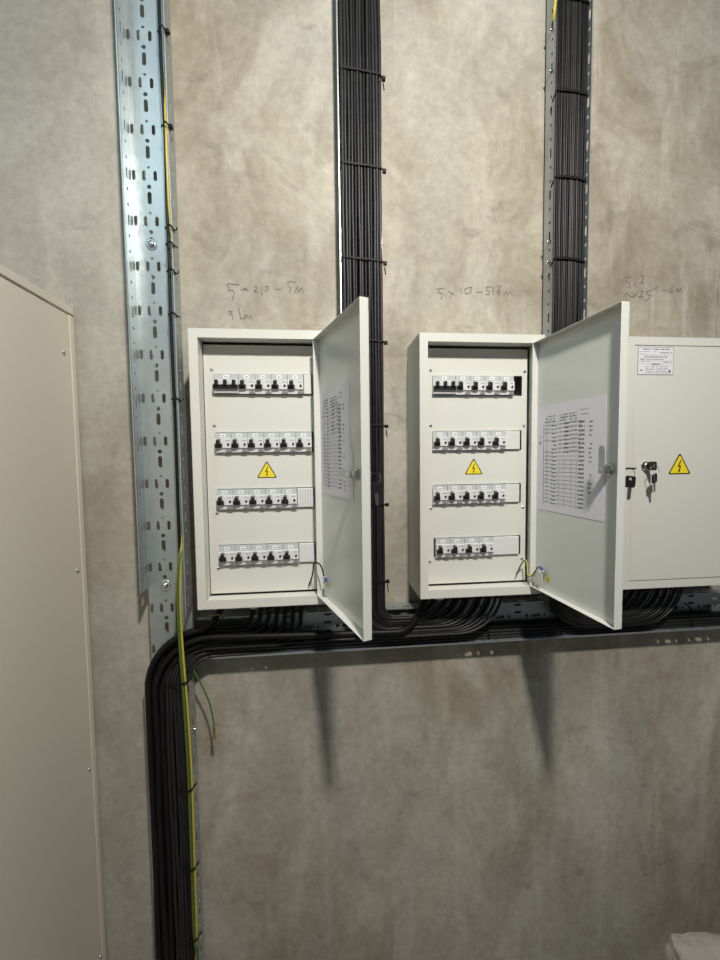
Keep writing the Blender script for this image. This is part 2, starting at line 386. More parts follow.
# ------------------------------------------------------------------ cables
def cable(name, path, r, k, label, cat='cable', group=None, sides=8, split=None, fn=None):
    path = [(fn or sp3)(p) for p in path]; b = MB(); b.tube(path, r, k, sides, split)
    return tag(b.build(name, origin=path[len(path) // 2]), label, cat, group)
NTH = ['first', 'second', 'third', 'fourth', 'fifth', 'sixth', 'seventh', 'eighth', 'ninth', 'tenth', 'eleventh', 'twelfth', 'thirteenth', 'fourteenth', 'fifteenth', 'sixteenth', 'seventeenth', 'eighteenth']
# middle tray: strands come down, dip under and rise into the middle cabinet
for i in range(13):
    x = .1487 - .0072 * i + random.uniform(-.0006, .0006); zb = 1.108 - .0043 * i; xe = .285 + .0138 * i; y = -.083 + random.uniform(-.0015, .0015)
    vert = waver(2.95, 1.22 - .002 * i, x, y, .0011)
    tail = fillet([(x, y, 1.215 - .002 * i), (x, y, zb), (xe, y, zb), (xe, y, 1.1702)], (.026 + .0050 * i, .96 * (1.170 - zb)), 8)
    cable('power_cable', vert + [tuple(p) for p in tail[1:]], .0037 + random.uniform(-.0003, .0003), 'pvc_grey' if random.random() < .6 else 'pvc',
          f'black cable, {NTH[i]} from the right in the vertical bundle between left and middle cabinets', group='cables of the middle tray')
for i in range(6):
    x = .143 - .0150 * i; zb = 1.102 - .0085 * i; xe = .280 + .029 * i; y = -.0705
    tail = fillet([(x, y, 2.95), (x, y, zb), (xe, y, zb), (xe, y, 1.1702)], (.03 + .008 * i, .95 * (1.170 - zb)), 8)
    cable('power_cable', [tuple(p) for p in tail], .0042, 'pvc', f'black cable, {NTH[i]} from the right in the back layer of the middle tray', group='back layer of the middle tray')
# right tray: thinner strands into the right cabinet
for i in range(17):
    x = .6500 - .0046 * i + random.uniform(-.0004, .0004); zb = 1.106 - .0033 * i; xe = .782 + .0106 * i; y = -.0835 + random.uniform(-.0015, .0015)
    vert = waver(2.95, 1.24 - .003 * i, x, y, .0009)
    tail = fillet([(x, y, 1.235 - .003 * i), (x, y, zb), (xe, y, zb), (xe, y, 1.1702)], (.030 + .0050 * i, .96 * (1.170 - zb)), 8)
    cable('power_cable', vert + [tuple(p) for p in tail[1:]], .0026 + random.uniform(-.0003, .0003), 'pvc_grey' if random.random() < .6 else 'pvc',
          f'thin black cable, {NTH[i]} from the right in the bundle rising behind the middle door', group='cables of the right tray')
for i in range(7):
    x = .646 - .0105 * i; zb = 1.101 - .007 * i; xe = .792 + .025 * i; y = -.072
    tail = fillet([(x, y, 2.95), (x, y, zb), (xe, y, zb), (xe, y, 1.1702)], (.03 + .009 * i, .95 * (1.170 - zb)), 8)
    cable('power_cable', [tuple(p) for p in tail], .0040, 'pvc', f'black cable, {NTH[i]} from the right in the back layer of the right tray', group='back layer of the right tray')
# bend at lower left: thick cables first
LEFT = 'cables bending from the lower left tray'
def bend(x, y, z, pts, rs, rad):
    low = waver(-.165, z - rad - .03, x, y, .0022, .12)
    return low + [tuple(p) for p in fillet([low[-1], (x, y, z)] + pts, (rad,) + rs, 9)[1:]]
cable('power_cable', bend(-.410, -.088, 1.104, [(-.268, -.090, 1.104), (-.228, -.088, 1.1702)], (.05,), .135), .0075, 'pvc', 'thick black cable at outer edge of the bend, rising into left cabinet', group=LEFT)
cable('power_cable', bend(-.3945, -.087, 1.087, [(.0, -.088, 1.075), (.205, -.094, 1.073), (.262, -.094, 1.1702)], (.1, .05), .130), .0075, 'pvc', 'thick black cable second in the bend, curling up into middle cabinet', group=LEFT)
cable('power_cable', bend(-.379, -.086, 1.070, [(-.22, -.070, 1.066), (.0, -.0515, 1.0555), (1.75, -.0515, 1.0555)], (.1, .2), .118), .0072, 'pvc', 'thick black cable third in the bend, running on under all cabinets', group=LEFT)
for i in range(6):
    x = -.3675 + .0084 * i; z = 1.0585 - .0052 * i; y = -.0895 + .001 * (i % 2)
    ze = (1.0440, 1.0440, 1.0355, 1.0355, 1.0273, 1.0273)[i]; ye = (-.0475, -.0548) [i % 2]
    cable('power_cable', bend(x, y, z, [(-.265, ye - .010, z - .006), (-.05, ye, ze), (.6, ye + .001, ze + .0006), (1.75, ye, ze)], (.06, .1, .1), .085 - .006 * i), .0042, 'pvc_grey', f'thin charcoal cable, {NTH[i]} of six outermost first along the lower left bend', group=LEFT)
for i in range(7):
    x = -.404 + .0100 * i; y = -.0735; z = 1.100 - .0085 * i; xe = -.165 + .019 * i
    cable('power_cable', bend(x, y, z, [(xe - .01, y, z), (xe, y - .004, 1.1702)], (.035 + .004 * i,), .12 - .008 * i), .0050, 'pvc', f'black cable rising into left cabinet floor, {NTH[i]} from the left', group='cables rising into the left cabinet')
for i in range(3):
    x = -.402 + .0130 * i; b_y = -.0560; z = 1.088 - .009 * i
    cable('power_cable', bend(x, b_y, z, [(-.2, b_y, z), (-.02, -.0378, 1.0475 - .0097 * i), (1.75, -.0378, 1.0475 - .0097 * i)], (.1, .1), .115 - .01 * i), .0048, 'pvc', f'black cable at the back of the horizontal tray, {NTH[i]} from the top', group='back cables of the horizontal tray')

# single wires
p = smooth_path(waver(2.95, 1.60, -.3335, -.070, .0012, .12) + [(-.336, -.066, 1.40), (-.335, -.07, 1.27), (-.3365, -.092, 1.17), (-.334, -.0985, 1.08), (-.330, -.0985, .95), (-.327, -.0985, .8), (-.329, -.0985, .4), (-.330, -.098, -.165)], 3)
cable('power_cable', p, .0036, 'pvc', 'single black cable tied along the right lip of the bare left tray', fn=spt)
SPL = ('wgreen', (4, 5, 6, 7))
p = smooth_path([(-.3312, -.055, 2.95), (-.3312, -.055, 2.42), (-.3300, -.068, 2.30), (-.3268, -.0790, 2.22), (-.3268, -.0800, 2.16), (-.3290, -.072, 2.08), (-.3310, -.055, 1.9), (-.3312, -.05, 1.6), (-.331, -.055, 1.36), (-.3300, -.083, 1.25), (-.3275, -.1005, 1.16), (-.3235, -.104, 1.06), (-.3185, -.104, .94), (-.315, -.104, .80), (-.3145, -.104, .70), (-.3155, -.104, .52), (-.317, -.103, .36), (-.322, -.101, .26), (-.326, -.1, -.165)], 5)
cable('ground_wire', p, .0026, 'wyellow', 'yellow green earth wire running down the whole left tray', 'wire', 'yellow green earth wires', 8, SPL, spt)
p = smooth_path([(-.331, -.05, 1.32), (-.3325, -.085, 1.26), (-.331, -.1035, 1.17), (-.328, -.1065, 1.06), (-.3245, -.1065, .95), (-.321, -.1065, .80), (-.3205, -.1065, .70), (-.321, -.1065, .52), (-.3215, -.1055, .36), (-.316, -.103, .26), (-.311, -.102, -.165)], 5)
cable('ground_wire', p, .0034, 'wyellow', 'yellow green earth wire tied outside the cables of lower left tray', 'wire', 'yellow green earth wires', 8, SPL, spt)
p = smooth_path([(-.262, -.0995, 1.128), (-.254, -.099, 1.139), (-.243, -.099, 1.140), (-.234, -.099, 1.136), (-.230, -.0985, 1.128)], 5)
cable('ground_wire', p, .0022, 'wyellow', 'short yellow green wire end tied on cable below left cabinet', 'wire', None, 8, SPL)
p = smooth_path([(.573, -.0785, 2.95), (.572, -.083, 2.62), (.570, -.0825, 2.565), (.571, -.077, 2.548), (.575, -.070, 2.541)], 5)
cable('ground_wire', p, .0035, 'wyellow', 'short yellow green wire bolted to right cable tray at the top', 'wire', None, 8, SPL)
root = empty('ground_wire', (-.317, -.0565, .9938)); tag(root, 'loose green wire with brass lug hanging from the tray corner', 'wire')
b = MB(); q = [sp3(a) - Vector((-.317, -.0565, .9938)) for a in smooth_path([(-.313, -.0775, 1.006), (-.302, -.079, .985), (-.287, -.08, .953), (-.276, -.079, .92), (-.2695, -.077, .88), (-.2675, -.076, .852)], 5)]
b.tube(q, .0020, 'wgreen', 8, ('wyellow', (2, 3))); b.build('wire', root)
b = MB(); e = q[-1]; b.lathe([(.0026, .0), (.0030, -.004), (.0030, -.016), (.0022, -.018)], e, (0, 0, 1), 'brass', 10)
b.plate(slot(0, 0, .0105, .0105), [slot(0, 0, .005, .005)], e + Vector((0, .0005, -.0225)), (1, 0, 0), (0, 0, 1), (0, -1, 0), .001, 'brass'); b.build('cable_lug', root)['label'] = 'brass ring lug'

# ------------------------------------------------------------------ cable ties
def tie_loop(name, pts, w, th, label, group, up=(0, 0, 1), head=None, tail=None, sp3=sp3):
    b = MB(); P = [sp3(p) for p in pts]; n = len(P); u = Vector(up)
    vs = []
    for i in range(n):
        t = (P[min(i + 1, n - 1)] - P[max(i - 1, 0)]).normalized(); o = t.cross(u).normalized()
        vs += [P[i] - u * w / 2 - o * th / 2, P[i] + u * w / 2 - o * th / 2, P[i] + u * w / 2 + o * th / 2, P[i] - u * w / 2 + o * th / 2]
    fs = [(4 * i + k, 4 * i + (k + 1) % 4, 4 * i + 4 + (k + 1) % 4, 4 * i + 4 + k) for i in range(n - 1) for k in range(4)] + [(3, 2, 1, 0), tuple(range(4 * n - 4, 4 * n))]
    b.add(vs, fs, 'tie'); c = P[n // 2]
    r = tag(empty(name, c), label, 'cable tie', group)
    b.v = [tuple(Vector(v) - c) for v in b.v]; b.build('strap', r)
    if head:
        b = MB(); h = sp3(head) - c; b.box(h.x - .0042, h.x + .0042, h.y - .004, h.y + .004, h.z - .0042, h.z + .0042, 'tie', .001); b.build('clasp', r)
    if tail:
        b = MB(); b.tube([sp3(p) - c for p in smooth_path(tail, 4)], .0014, 'tie', 6); b.build('tail', r)
    return r
names = ['topmost', 'second from top', 'third from top', 'fourth from top', 'fifth from top', 'sixth from top', 'lowest']
for i, z in enumerate((2.375, 2.171, 1.962, 1.778, 1.58, 1.39, 1.20)):
    d = random.uniform(-.002, .002)
    lp = [(.0565, -.066, z + .004), (.0565, -.083, z + .004), (.0590, -.0885, z + .004), (.09, -.0893, z + .002 + d), (.12, -.0893, z - .001), (.150, -.0885, z - .004), (.1532, -.083, z - .004), (.157, -.074, z - .004)]
    tie_loop('cable_tie', lp, .0045, .0014, f'black cable tie around the bundle between left and middle cabinets, {names[i]}', 'ties on the middle bundle', head=(.1590, -.0775, z - .0045),
             tail=[(.1585, -.075, z - .012), (.1592, -.077, z - .022), (.160, -.079, z - .030)] if i % 2 == 0 else None)
for i, z in enumerate((2.575, 2.367, 2.169, 1.978)):
    lp = [(.5725, -.072, z - .012), (.5725, -.082, z - .006), (.575, -.0878, z + .003), (.600, -.0888, z + .003), (.63, -.0888, z + .001), (.650, -.0885, z - .002), (.6545, -.085, z - .002), (.6550, -.072, z - .002)]
    tie_loop('cable_tie', lp, .006, .0016, f'black cable tie around the bundle behind the middle cabinet door, {names[i] if i < 3 else "lowest"}', 'ties on the right bundle')
for i, (z, xa, head) in enumerate(((.985, -.372, 1), (.725, -.352, 0), (.530, -.346, 0), (.352, -.336, 0))):
    nm = ('highest', 'second', 'third', 'lowest')[i]
    lp = [(xa, -.089, z - .008), (xa + .004, -.0962, z - .008), (xa * .6 - .4 * .325, -.0990, z - .004), (-.334, -.1095, z + .001), (-.321, -.1130, z + .004), (-.3125, -.1085, z + .006), (-.3105, -.098, z + .008)]
    tie_loop('cable_tie', lp, .0045, .0014, f'black cable tie holding yellow green wires on lower left bundle, {nm}', 'ties on the lower left bundle', tail=[(-.3108, -.101, z + .006), (-.307, -.104, z + .012), (-.304, -.106, z + .020)])
for i, x in enumerate((-.13, .245, .425, .625, .86, 1.005)):
    lp = [(x, -.034, 1.084), (x, -.050, 1.080), (x, -.0600, 1.068), (x, -.0605, 1.050), (x + .001, -.0600, 1.035), (x + .002, -.0590, 1.0242)]
    tie_loop('cable_tie', lp, .0045, .0014, f'black cable tie around the horizontal cables, {NTH[i]} from the left', 'ties on the horizontal cables', up=(1, 0, 0))
for i, z in enumerate((2.435, 2.237, 2.02, 1.984, 1.925, 1.83, 1.64)):
    lp = [(-.3385, -.0745, z), (-.334, -.0775, z), (-.329, -.0868, z), (-.3235, -.088, z), (-.3205, -.081, z - .001), (-.3215, -.066, z - .002)]
    tie_loop('cable_tie', lp, .004, .0014, f'small black cable tie on right lip of bare left tray, {names[i]}', 'ties on the left tray lip', head=(-.3175, -.0765, z - .001) if i in (0, 1) else None,
             tail=[(-.320, -.076, z - .002), (-.3155, -.074, z - .004), (-.313, -.072, z - .005 if i % 2 else z + .003)], sp3=spt)

# ------------------------------------------------------------------ cabinets
W, H, D, BR = .302, .62, .126, .0198
ZB = 1.1645
def triangle_sign(b, cx, cz, s, y, curl=0.):
    h = s * .866; O = Vector((cx, y, cz))
    def tri(r, rad):
        pts = []
        for k in range(3):
            a = PI / 2 + k * 2 * PI / 3; c = Vector((math.cos(a), math.sin(a))) * r
            for e in (-1, 0, 1): pts.append((c.x + rad * math.cos(a + e * PI / 3), c.y + rad * math.sin(a + e * PI / 3)))
        return pts
    b.prism(tri(s * .53, s * .045), O, (1, 0, 0), (0, 0, 1), (0, -1, 0), .0003, 'black')
    b.prism(tri(s * .465, s * .03), O + Vector((0, -.0003, 0)), (1, 0, 0), (0, 0, 1), (0, -1, 0), .0002, 'yellow')
    q = [(.03, .30), (-.10, .00), (.00, .02), (-.03, -.14), (-.08, -.11), (-.01, -.24), (.05, -.10), (.015, -.125), (.07, .075), (-.02, .06), (.07, .29)]
    b.prism([(a * s, e * s) for a, e in q], O + Vector((0, -.0005, 0)), (1, 0, 0), (0, 0, 1), (0, -1, 0), .0002, 'black')

def body(root, W=W):
    b = MB(); t = .0015
    b.box(0, W, -t, -.0002, 0, H, 'paint'); b.box(0, t, -D, -t, 0, H, 'paint'); b.box(W - t, W, -D, -t, 0, H, 'paint')
    b.box(t, W - t, -D, -t, 0, t, 'paint'); b.box(t, W - t, -D, -t, H - t, H, 'paint')
    # front border with returns, mitred at the corners
    x0, x1, z0, z1 = BR, W - BR, BR, H - BR
    O = [(0, 0), (W, 0), (W, H), (0, H)]; I = [(x0, z0), (x1, z0), (x1, z1), (x0, z1)]
    for k in range(4):
        j = (k + 1) % 4; e = .00018
        b.prism([O[k], O[j], I[j], I[k]], (0, -D, 0), (1, 0, 0), (0, 0, 1), (0, 1, 0), t, 'paint')
    dp = .0338
    b.box(x0 - t, x0, -D + .0003, -D + dp, z0, z1, 'paint'); b.box(x1, x1 + t, -D + .0003, -D + dp, z0, z1, 'paint')
    b.box(x0, x1, -D + .0003, -D + dp, z0 - t, z0, 'paint'); b.box(x0, x1, -D + .0003, -D + dp, z1, z1 + t, 'paint')
    return b.build('body', root, bev=.0008)

YP = -.0910          # inner panel front face
ROWZ = (1.6712 - ZB, 1.5390 - ZB, 1.4090 - ZB, 1.2788 - ZB)
def inner_panel(root, sign_x, screws):
    b = MB(); x0, x1, z0, z1 = .0208, .2775, 1.1885 - ZB, 1.7590 - ZB
    holes = [[(.0424, z - .0240), (.2645, z - .0240), (.2645, z + .0240), (.0424, z + .0240)] for z in ROWZ]
    b.plate([(x0, z0), (x1, z0), (x1, z1), (x0, z1)], holes, (0, YP, 0), (1, 0, 0), (0, 0, 1), (0, 1, 0), .0012, 'paint')
    for xa in (x0, x1 - .0012): b.box(xa, xa + .0012, YP + .0012, YP + .014, z0, z1, 'paint')
    pn = b.build('inner_panel', root)
    b = MB(); triangle_sign(b, sign_x, 1.470 - ZB, .043, YP); sg = b.build('warning_sign', pn); sg['label'] = 'yellow warning triangle with black lightning bolt'
    for x, z in screws:
        b = MB(); b.lathe([(.0036, 0), (.0036, .0008), (.0028, .0022), (.001, .0027)], (x, YP, z), (0, -1, 0), 'nickel', 12); b.box(x - .0025, x + .0025, YP - .0029, YP - .0024, z - .0004, z + .0004, 'gap'); b.build('screw', pn)
    for z in ROWZ:
        b = MB(); b.box(.030, .272, -.046, -.044, z - .0175, z + .0175, 'galv'); b.box(.030, .272, -.044, -.0016, z - .012, z + .012, 'galv'); b.build('din_rail', root)
    return pn

def diagram(par, u0, u1, z0, z1, rows, y, extra=None, c0=.12, c1=.72, name='wiring_diagram', lab='white printed wiring diagram sheet'):
    rnd = random.Random(rows * 7 + 3)
    b = MB(); b.box(u0, u1, y - .0004, y, z0, z1, 'paper')
    if extra: b.box(*extra[:2], y - .0007, y - .0004, *extra[2:], 'paper')
    Wd, Hd = u1 - u0, z1 - z0; yi = y - .0005 if not extra else y - .0008
    def ln(xa, xb, z, w=.0009): b.box(xa, xb, yi - .0001, yi, z - w / 2, z + w / 2, 'ink')
    def vl(x, za, zb, w=.0008): b.box(x - w / 2, x + w / 2, yi - .0001, yi, za, zb, 'ink')
    def txt(xa, xb, z, h=.0030, dens=.7):
        x = xa
        while x < xb:
            w = rnd.uniform(.0014, .0034)
            if rnd.random() < dens: b.box(x, min(x + w, xb), yi - .0001, yi, z - h * rnd.uniform(.3, .5), z + h * rnd.uniform(.3, .5), 'ink')
            x += w + rnd.uniform(.0005, .0014)
    U = lambda f: u0 + Wd * f
    zt = z1 - Hd * .10
    for k in range(3): 
        txt(U(c0 + .02), U(c0 + .20), zt - k * .006, .003, .6); txt(U(c0 + .26), U(c0 + .52), zt - k * .006, .003, .75)
    txt(U(c1 - .04), U(c1 + .08), zt + .004, .0016, .9); txt(U(c1 - .04), U(c1 + .07), zt - .005, .0016, .9)
    za, zb = z1 - Hd * .17, z0 + Hd * .06
    vl(U(c0), zb, za); vl(U(c0 + .05), zb + Hd * .2, za - Hd * .03, .0006)
    for f in (.05, .06, .066): txt(U(f), U(f + .02), z1 - Hd * rnd.uniform(.2, .36), .006, .8)
    for k in range(rows):
        z = za - (za - zb) * (k + .3) / rows
        if k > 1 and k in (3, 5, 6): pass
        else: ln(U(c0), U(c0 + .16), z, .0007); b.prism([(0, 0), (.006, .003), (.006, .0038), (0, .0008)], (U(c0 + .05), yi, z), (1, 0, 0), (0, 0, 1), (0, -1, 0), .0001, 'ink')
        txt(U(c0 + .14), U(c0 + .21), z - .002, .0032, .95)
        if k < rows * .36:
            txt(U(c0 + .26), U(c0 + .29), z, .003, .8); txt(U(c0 + .33), U(c0 + .40), z, .0045, .95); txt(U(c0 + .42), U(c0 + .57), z + .002, .0016, .8)
        ln(U(c0 + .21), U(c1 - .08), z, .0005)
        txt(U(c1 - .06), U(c1 + .02), z - .001, .0042, .97)
        if rnd.random() < .75: txt(U(c1 + .08), U(c1 + .12), z - .003, .0036, .9)
    for f in (.26, .34, .44, .52): vl(U(c0 + f), zb, za - Hd * .32, .00035)
    o = b.build(name, par); o['label'] = lab; return o

def lock_body(b, u, z, v_out, v_in, cam_up=.044):
    b.lathe([(.0115, 0), (.0115, .004), (.0085, .005), (.0085, .021), (.0075, .022)], (u, v_out, z), (0, 1, 0), 'nickel', 18)          # outer rosette
    b.lathe([(.0115, 0), (.0115, .004), (.0092, .0045), (.0092, .010), (.0075, .016), (.0040, .0165), (.0040, .021)], (u, v_in, z), (0, -1, 0), 'nickel', 6, False)
def make_key(name, loc, rot, label, head_k='black', group=None):
    r = tag(empty(name, loc), label, 'key', group); r.rotation_euler = rot       # local: blade down -z from head, head in xz plane
    b = MB(); hd = [(-.0085, -.002), (-.0105, .002), (-.0105, .017), (-.008, .0195), (.008, .0195), (.0105, .017), (.0105, .002), (.0085, -.002)]
    b.plate(hd, [[(-.0045, .0115), (.0045, .0115), (.0045, .0160), (-.0045, .0160)]], (0, -.0016, 0), (1, 0, 0), (0, 0, 1), (0, 1, 0), .0032, head_k); b.build('head', r)
    b = MB(); bl = [(-.0038, -.002), (.0038, -.002), (.0038, -.010), (.0030, -.012), (.0035, -.014), (.0024, -.0165), (.0034, -.019), (.0026, -.022), (.0008, -.0255), (-.0022, -.0255), (-.0034, -.023)]
    b.prism(bl, (0, -.0009, 0), (1, 0, 0), (0, 0, 1), (0, 1, 0), .0018, 'nickel'); b.build('blade', r)
    return r
def ring(loc, R, ax, label):
    b = MB(); ax = Vector(ax).normalized(); u = ax.orthogonal().normalized(); w = ax.cross(u)
    b.tube([(u * math.cos(a) + w * math.sin(a)) * R for a in [2 * PI * k / 28 for k in range(29)]], .0006, 'nickel', 6)
    o = b.build('key_ring'); o.location = loc; return tag(o, label, 'key ring')

def open_door(root, base, th, w, paper, lock_u, lock_z, turned=False):
    hz0, hz1 = 1.1855, 1.7640
    dr = empty('door', Vector((base[0], base[1], hz0)) - Vector(root.location), th + PI, root)
    h = hz1 - hz0; t = .0012; dp = .016
    b = MB()
    b.plate([(0, 0), (w, 0), (w, h), (0, h)], [], (0, dp, 0), (1, 0, 0), (0, 0, 1), (0, -1, 0), t, 'paint_in')
    b.box(0, t, 0, dp - t, 0, h, 'paint_in'); b.box(w - t, w, 0, dp - t, 0, h, 'paint_in'); b.box(t, w - t, 0, dp - t, 0, t, 'paint_in'); b.box(t, w - t, 0, dp - t, h - t, h, 'paint_in')
    leaf = b.build('door_panel', dr, bev=.0006)
    diagram(dr, paper[0], paper[1], paper[2] - hz0, paper[3] - hz0, paper[4], dp - t - .0002, paper[5] and [paper[5][0], paper[5][1], paper[5][2] - hz0, paper[5][3] - hz0])
    b = MB(); zl = lock_z - hz0; lock_body(b, lock_u, zl, dp, dp - t); b.build('lock', dr)['label'] = 'metal cylinder lock'
    b = MB(); cam = [(-.0065, -.008), (.0065, -.008), (.0065, .036), (.005, .041), (0, .0435), (-.005, .041), (-.0065, .036)]
    if turned: cam = [(-y, x) for x, y in cam]
    b.prism(cam, (lock_u, dp - t - .0185, zl), (1, 0, 0), (0, 0, 1), (0, -1, 0), .002, 'galv'); b.build('lock_cam', dr)
    return dr

def parts_of_cabinet(x, label):
    root = empty('electrical_cabinet', (x, 0, ZB)); tag(root, label, 'electrical cabinet', 'grey steel wall cabinets'); body(root); return root

c1 = parts_of_cabinet(-.2805, 'light grey steel cabinet at left, open, with four rows of breakers beside bare tray')
inner_panel(c1, .1555, [(.0385, 1.704 - ZB), (.0405, 1.578 - ZB), (.040, 1.377 - ZB), (.0395, 1.248 - ZB), (.272, 1.705 - ZB)])
TH1, TH2 = 1.8950, 1.6543
d1 = open_door(c1, (-.0135, -.1275), TH1, .2542, (.0015, .1725, 1.423, 1.647, 22, (.06, .186, 1.4225, 1.5125)), .2050, 1.4712, True)
c2 = parts_of_cabinet(.2286, 'light grey steel cabinet in the middle, open, with four rows of breakers')
inner_panel(c2, .1430, [(.0355, 1.707 - ZB), (.2585 + .012, 1.706 - ZB), (.0355, 1.576 - ZB), (.270, 1.575 - ZB), (.0355, 1.376 - ZB), (.270, 1.373 - ZB), (.033, 1.245 - ZB), (.268, 1.244 - ZB)])
d2 = open_door(c2, (.4985, -.1275), TH2, .2519, (.0014, .2077, 1.374, 1.612, 21, None), .2200, 1.4745)

# earth straps between body and door
def strap(root, pts, lug_u, dr, lab, colour):
    b = MB(); b.tube(smooth_path([Vector(p) - Vector(root.location) for p in pts], 6), .0017, *colour); o = b.build('earth_strap', root); o['label'] = lab
    return o
strap(c1, [(-.034, -.1005, 1.200), (-.026, -.106, 1.222), (-.022, -.118, 1.245), (-.020, -.134, 1.262), (-.012, -.150, 1.268), (-.004, -.156, 1.262), (.0005, -.158, 1.248), (.0015, -.158, 1.240)], 0, d1, 'black earth wire looping to the door', ('pvc', 8))
strap(c2, [(.478, -.1005, 1.205), (.486, -.108, 1.232), (.493, -.116, 1.246), (.4945, -.122, 1.236), (.492, -.130, 1.214), (.496, -.140, 1.214), (.503, -.148, 1.231), (.505, -.152, 1.240), (.506, -.156, 1.239)], 0, d2, 'yellow green earth wire looping to the door', ('wyellow', 8, SPL))
def door_local_obj(dr, b, name, lab=None):
    o = b.build(name, dr)
    if lab: o['label'] = lab
    return o
z0 = 1.1855
b = MB(); b.lathe([(.0032, 0), (.0032, .012)], (.030, .0105, 1.2335 - z0), Vector((.35, -.1, -1)), 'blue', 10); door_local_obj(d1, b, 'wire_sleeve', 'blue wire sleeve')
b = MB(); b.lathe([(.0024, .0), (.0024, .012)], (.0425, .0146, 1.2225 - z0), (0, -1, 0), 'zinc', 10); b.lathe([(.0058, .004), (.0058, .008)], (.0425, .0146, 1.2225 - z0), (0, -1, 0), 'brass', 6, False); door_local_obj(d1, b, 'earth_stud', 'brass nut on stud')
b = MB(); b.lathe([(.0030, 0), (.0030, .012)], (.028, .007, 1.2395 - z0), Vector((1, .1, -.5)), 'blue', 10); door_local_obj(d2, b, 'wire_sleeve', 'blue wire sleeve')
b = MB(); b.lathe([(.0024, .0), (.0024, .013)], (.042, .0146, 1.231 - z0), (0, -1, 0), 'zinc', 10); b.lathe([(.0055, .004), (.0055, .009)], (.042, .0146, 1.231 - z0), (0, -1, 0), 'zinc', 6, False); door_local_obj(d2, b, 'earth_stud', 'zinc nut on stud')
b = MB(); b.prism([(0, 0), (.026, -.004), (.034, .006), (.034, .024), (.020, .032), (.004, .028), (-.004, .010)], (.010, .0020, 1.200 - z0), (1, 0, 0), (0, 0, 1), (0.05, 1, 0), .0016, 'tag'); door_local_obj(d2, b, 'hang_tag', 'crumpled translucent tag on the earth stud')
b = MB(); b.prism(slot(0, 0, .013, .013), (.049, .0146, 1.2165 - z0), (1, 0, 0), (0, 0, 1), (0, -1, 0), .0004, 'yellow'); b.box(.0485, .0495, .0138, .0142, 1.2145 - z0, 1.2195 - z0, 'wgreen'); b.box(.0465, .0515, .0138, .0142, 1.2140 - z0, 1.2148 - z0, 'wgreen'); door_local_obj(d2, b, 'earth_sticker', 'round yellow green earth sticker')
for root, xs in ((c2, (.055,)), (c1, (.12,))):
    for x in xs:
        b = MB(); b.lathe([(.017, 0), (.017, .004), (.013, .009), (.009, .012)], (x, -.098, 0), (0, 0, -1), 'gland', 14); b.build('cable_gland', root)

# closed right cabinet
c3 = parts_of_cabinet(.7396, 'light grey steel cabinet at right edge, closed, with keys in lock')
dr = empty('door', (.0212, -D, .0212), 0, c3)
b = MB(); wd, hd = W - 2 * .0212, H - 2 * .0212
b.box(0, wd, .0004, .016, 0, hd, 'paint'); b.build('door_panel', dr, bev=.0010)
b = MB(); triangle_sign(b, .887 - .7396 - .0212, 1.468 - ZB - .0212, .0575, .0004); b.build('warning_sign', dr)['label'] = 'yellow warning triangle with black lightning bolt'
b = MB(); lx, lz = .794 - .7396 - .0212, 1.472 - ZB - .0212
b.lathe([(.0118, 0), (.0118, .003), (.0095, .0045), (.0090, .010), (.006, .0105)], (lx, .0004, lz), (0, -1, 0), 'nickel', 20); b.build('lock', dr)['label'] = 'round metal cylinder lock'
def nameplate(par):
    u0, u1, z0, z1 = .7670 - .7608, .8615 - .7608, 1.6935 - ZB - .0212, 1.7600 - ZB - .0212; y = .0002; yi = y - .0006
    b = MB(); b.box(u0, u1, y - .0005, y, z0, z1, 'plastic_d'); b.box(u0 + .0012, u1 - .0012, y - .0006, y - .0005, z0 + .0012, z1 - .0012, 'paper')
    rnd = random.Random(5)
    def txt(fa, fb, fz, h, dens=.8):
        x = u0 + (u1 - u0) * fa; xe = u0 + (u1 - u0) * fb; z = z1 - (z1 - z0) * fz
        while x < xe:
            w = rnd.uniform(.0010, .0026)
            if rnd.random() < dens: b.box(x, min(x + w, xe), yi - .0001, yi, z - h / 2 * rnd.uniform(.7, 1), z + h / 2 * rnd.uniform(.7, 1), 'ink')
            x += w + rnd.uniform(.0005, .0012)
    def font(s, fx, fz, size):
        cu = bpy.data.curves.new('t', 'FONT'); cu.body = s; cu.size = size; cu.offset = .00012; cu.align_x = 'CENTER'; cu.resolution_u = 2
        ob = bpy.data.objects.new('t', cu); COL.objects.link(ob)
        me = bpy.data.meshes.new_from_object(ob.evaluated_get(bpy.context.evaluated_depsgraph_get()))
        o = Vector((u0 + (u1 - u0) * fx, yi - .0001, z1 - (z1 - z0) * fz))
        b.add([o + Vector((v.co.x, 0, v.co.y)) for v in me.vertices], [list(p.vertices) for p in me.polygons], 'ink')
        bpy.data.objects.remove(ob); bpy.data.curves.remove(cu); bpy.data.meshes.remove(me)
    txt(.14, .88, .08, .0034, .85); txt(.03, .5, .17, .0014, .8); txt(.62, .96, .20, .0028, .85); txt(.03, .2, .24, .0014, .7)
    font('Щит распределительный', .5, .372, .0050)
    txt(.08, .18, .44, .004, .95); txt(.22, .72, .44, .002, .9); txt(.04, .35, .53, .0014, .7); txt(.72, .95, .54, .0026, .8)
    txt(.38, .62, .62, .004, .9)
    for f in (.28, .50, .61): b.box(u0 + .002, u1 - .002, yi - .0001, yi, z1 - (z1 - z0) * f - .0002, z1 - (z1 - z0) * f + .0002, 'ink')
    for f in (.70, .76, .82, .88, .93): txt(.2, .84, f, .0016, .75)
    txt(.07, .14, .84, .004, .9); b.box(u1 - .0125, u1 - .0075, yi - .0001, yi, z0 + .005, z0 + .012, 'ink')
    o = b.build('nameplate', par); o['label'] = 'white printed nameplate with thin dark border'
nameplate(dr)
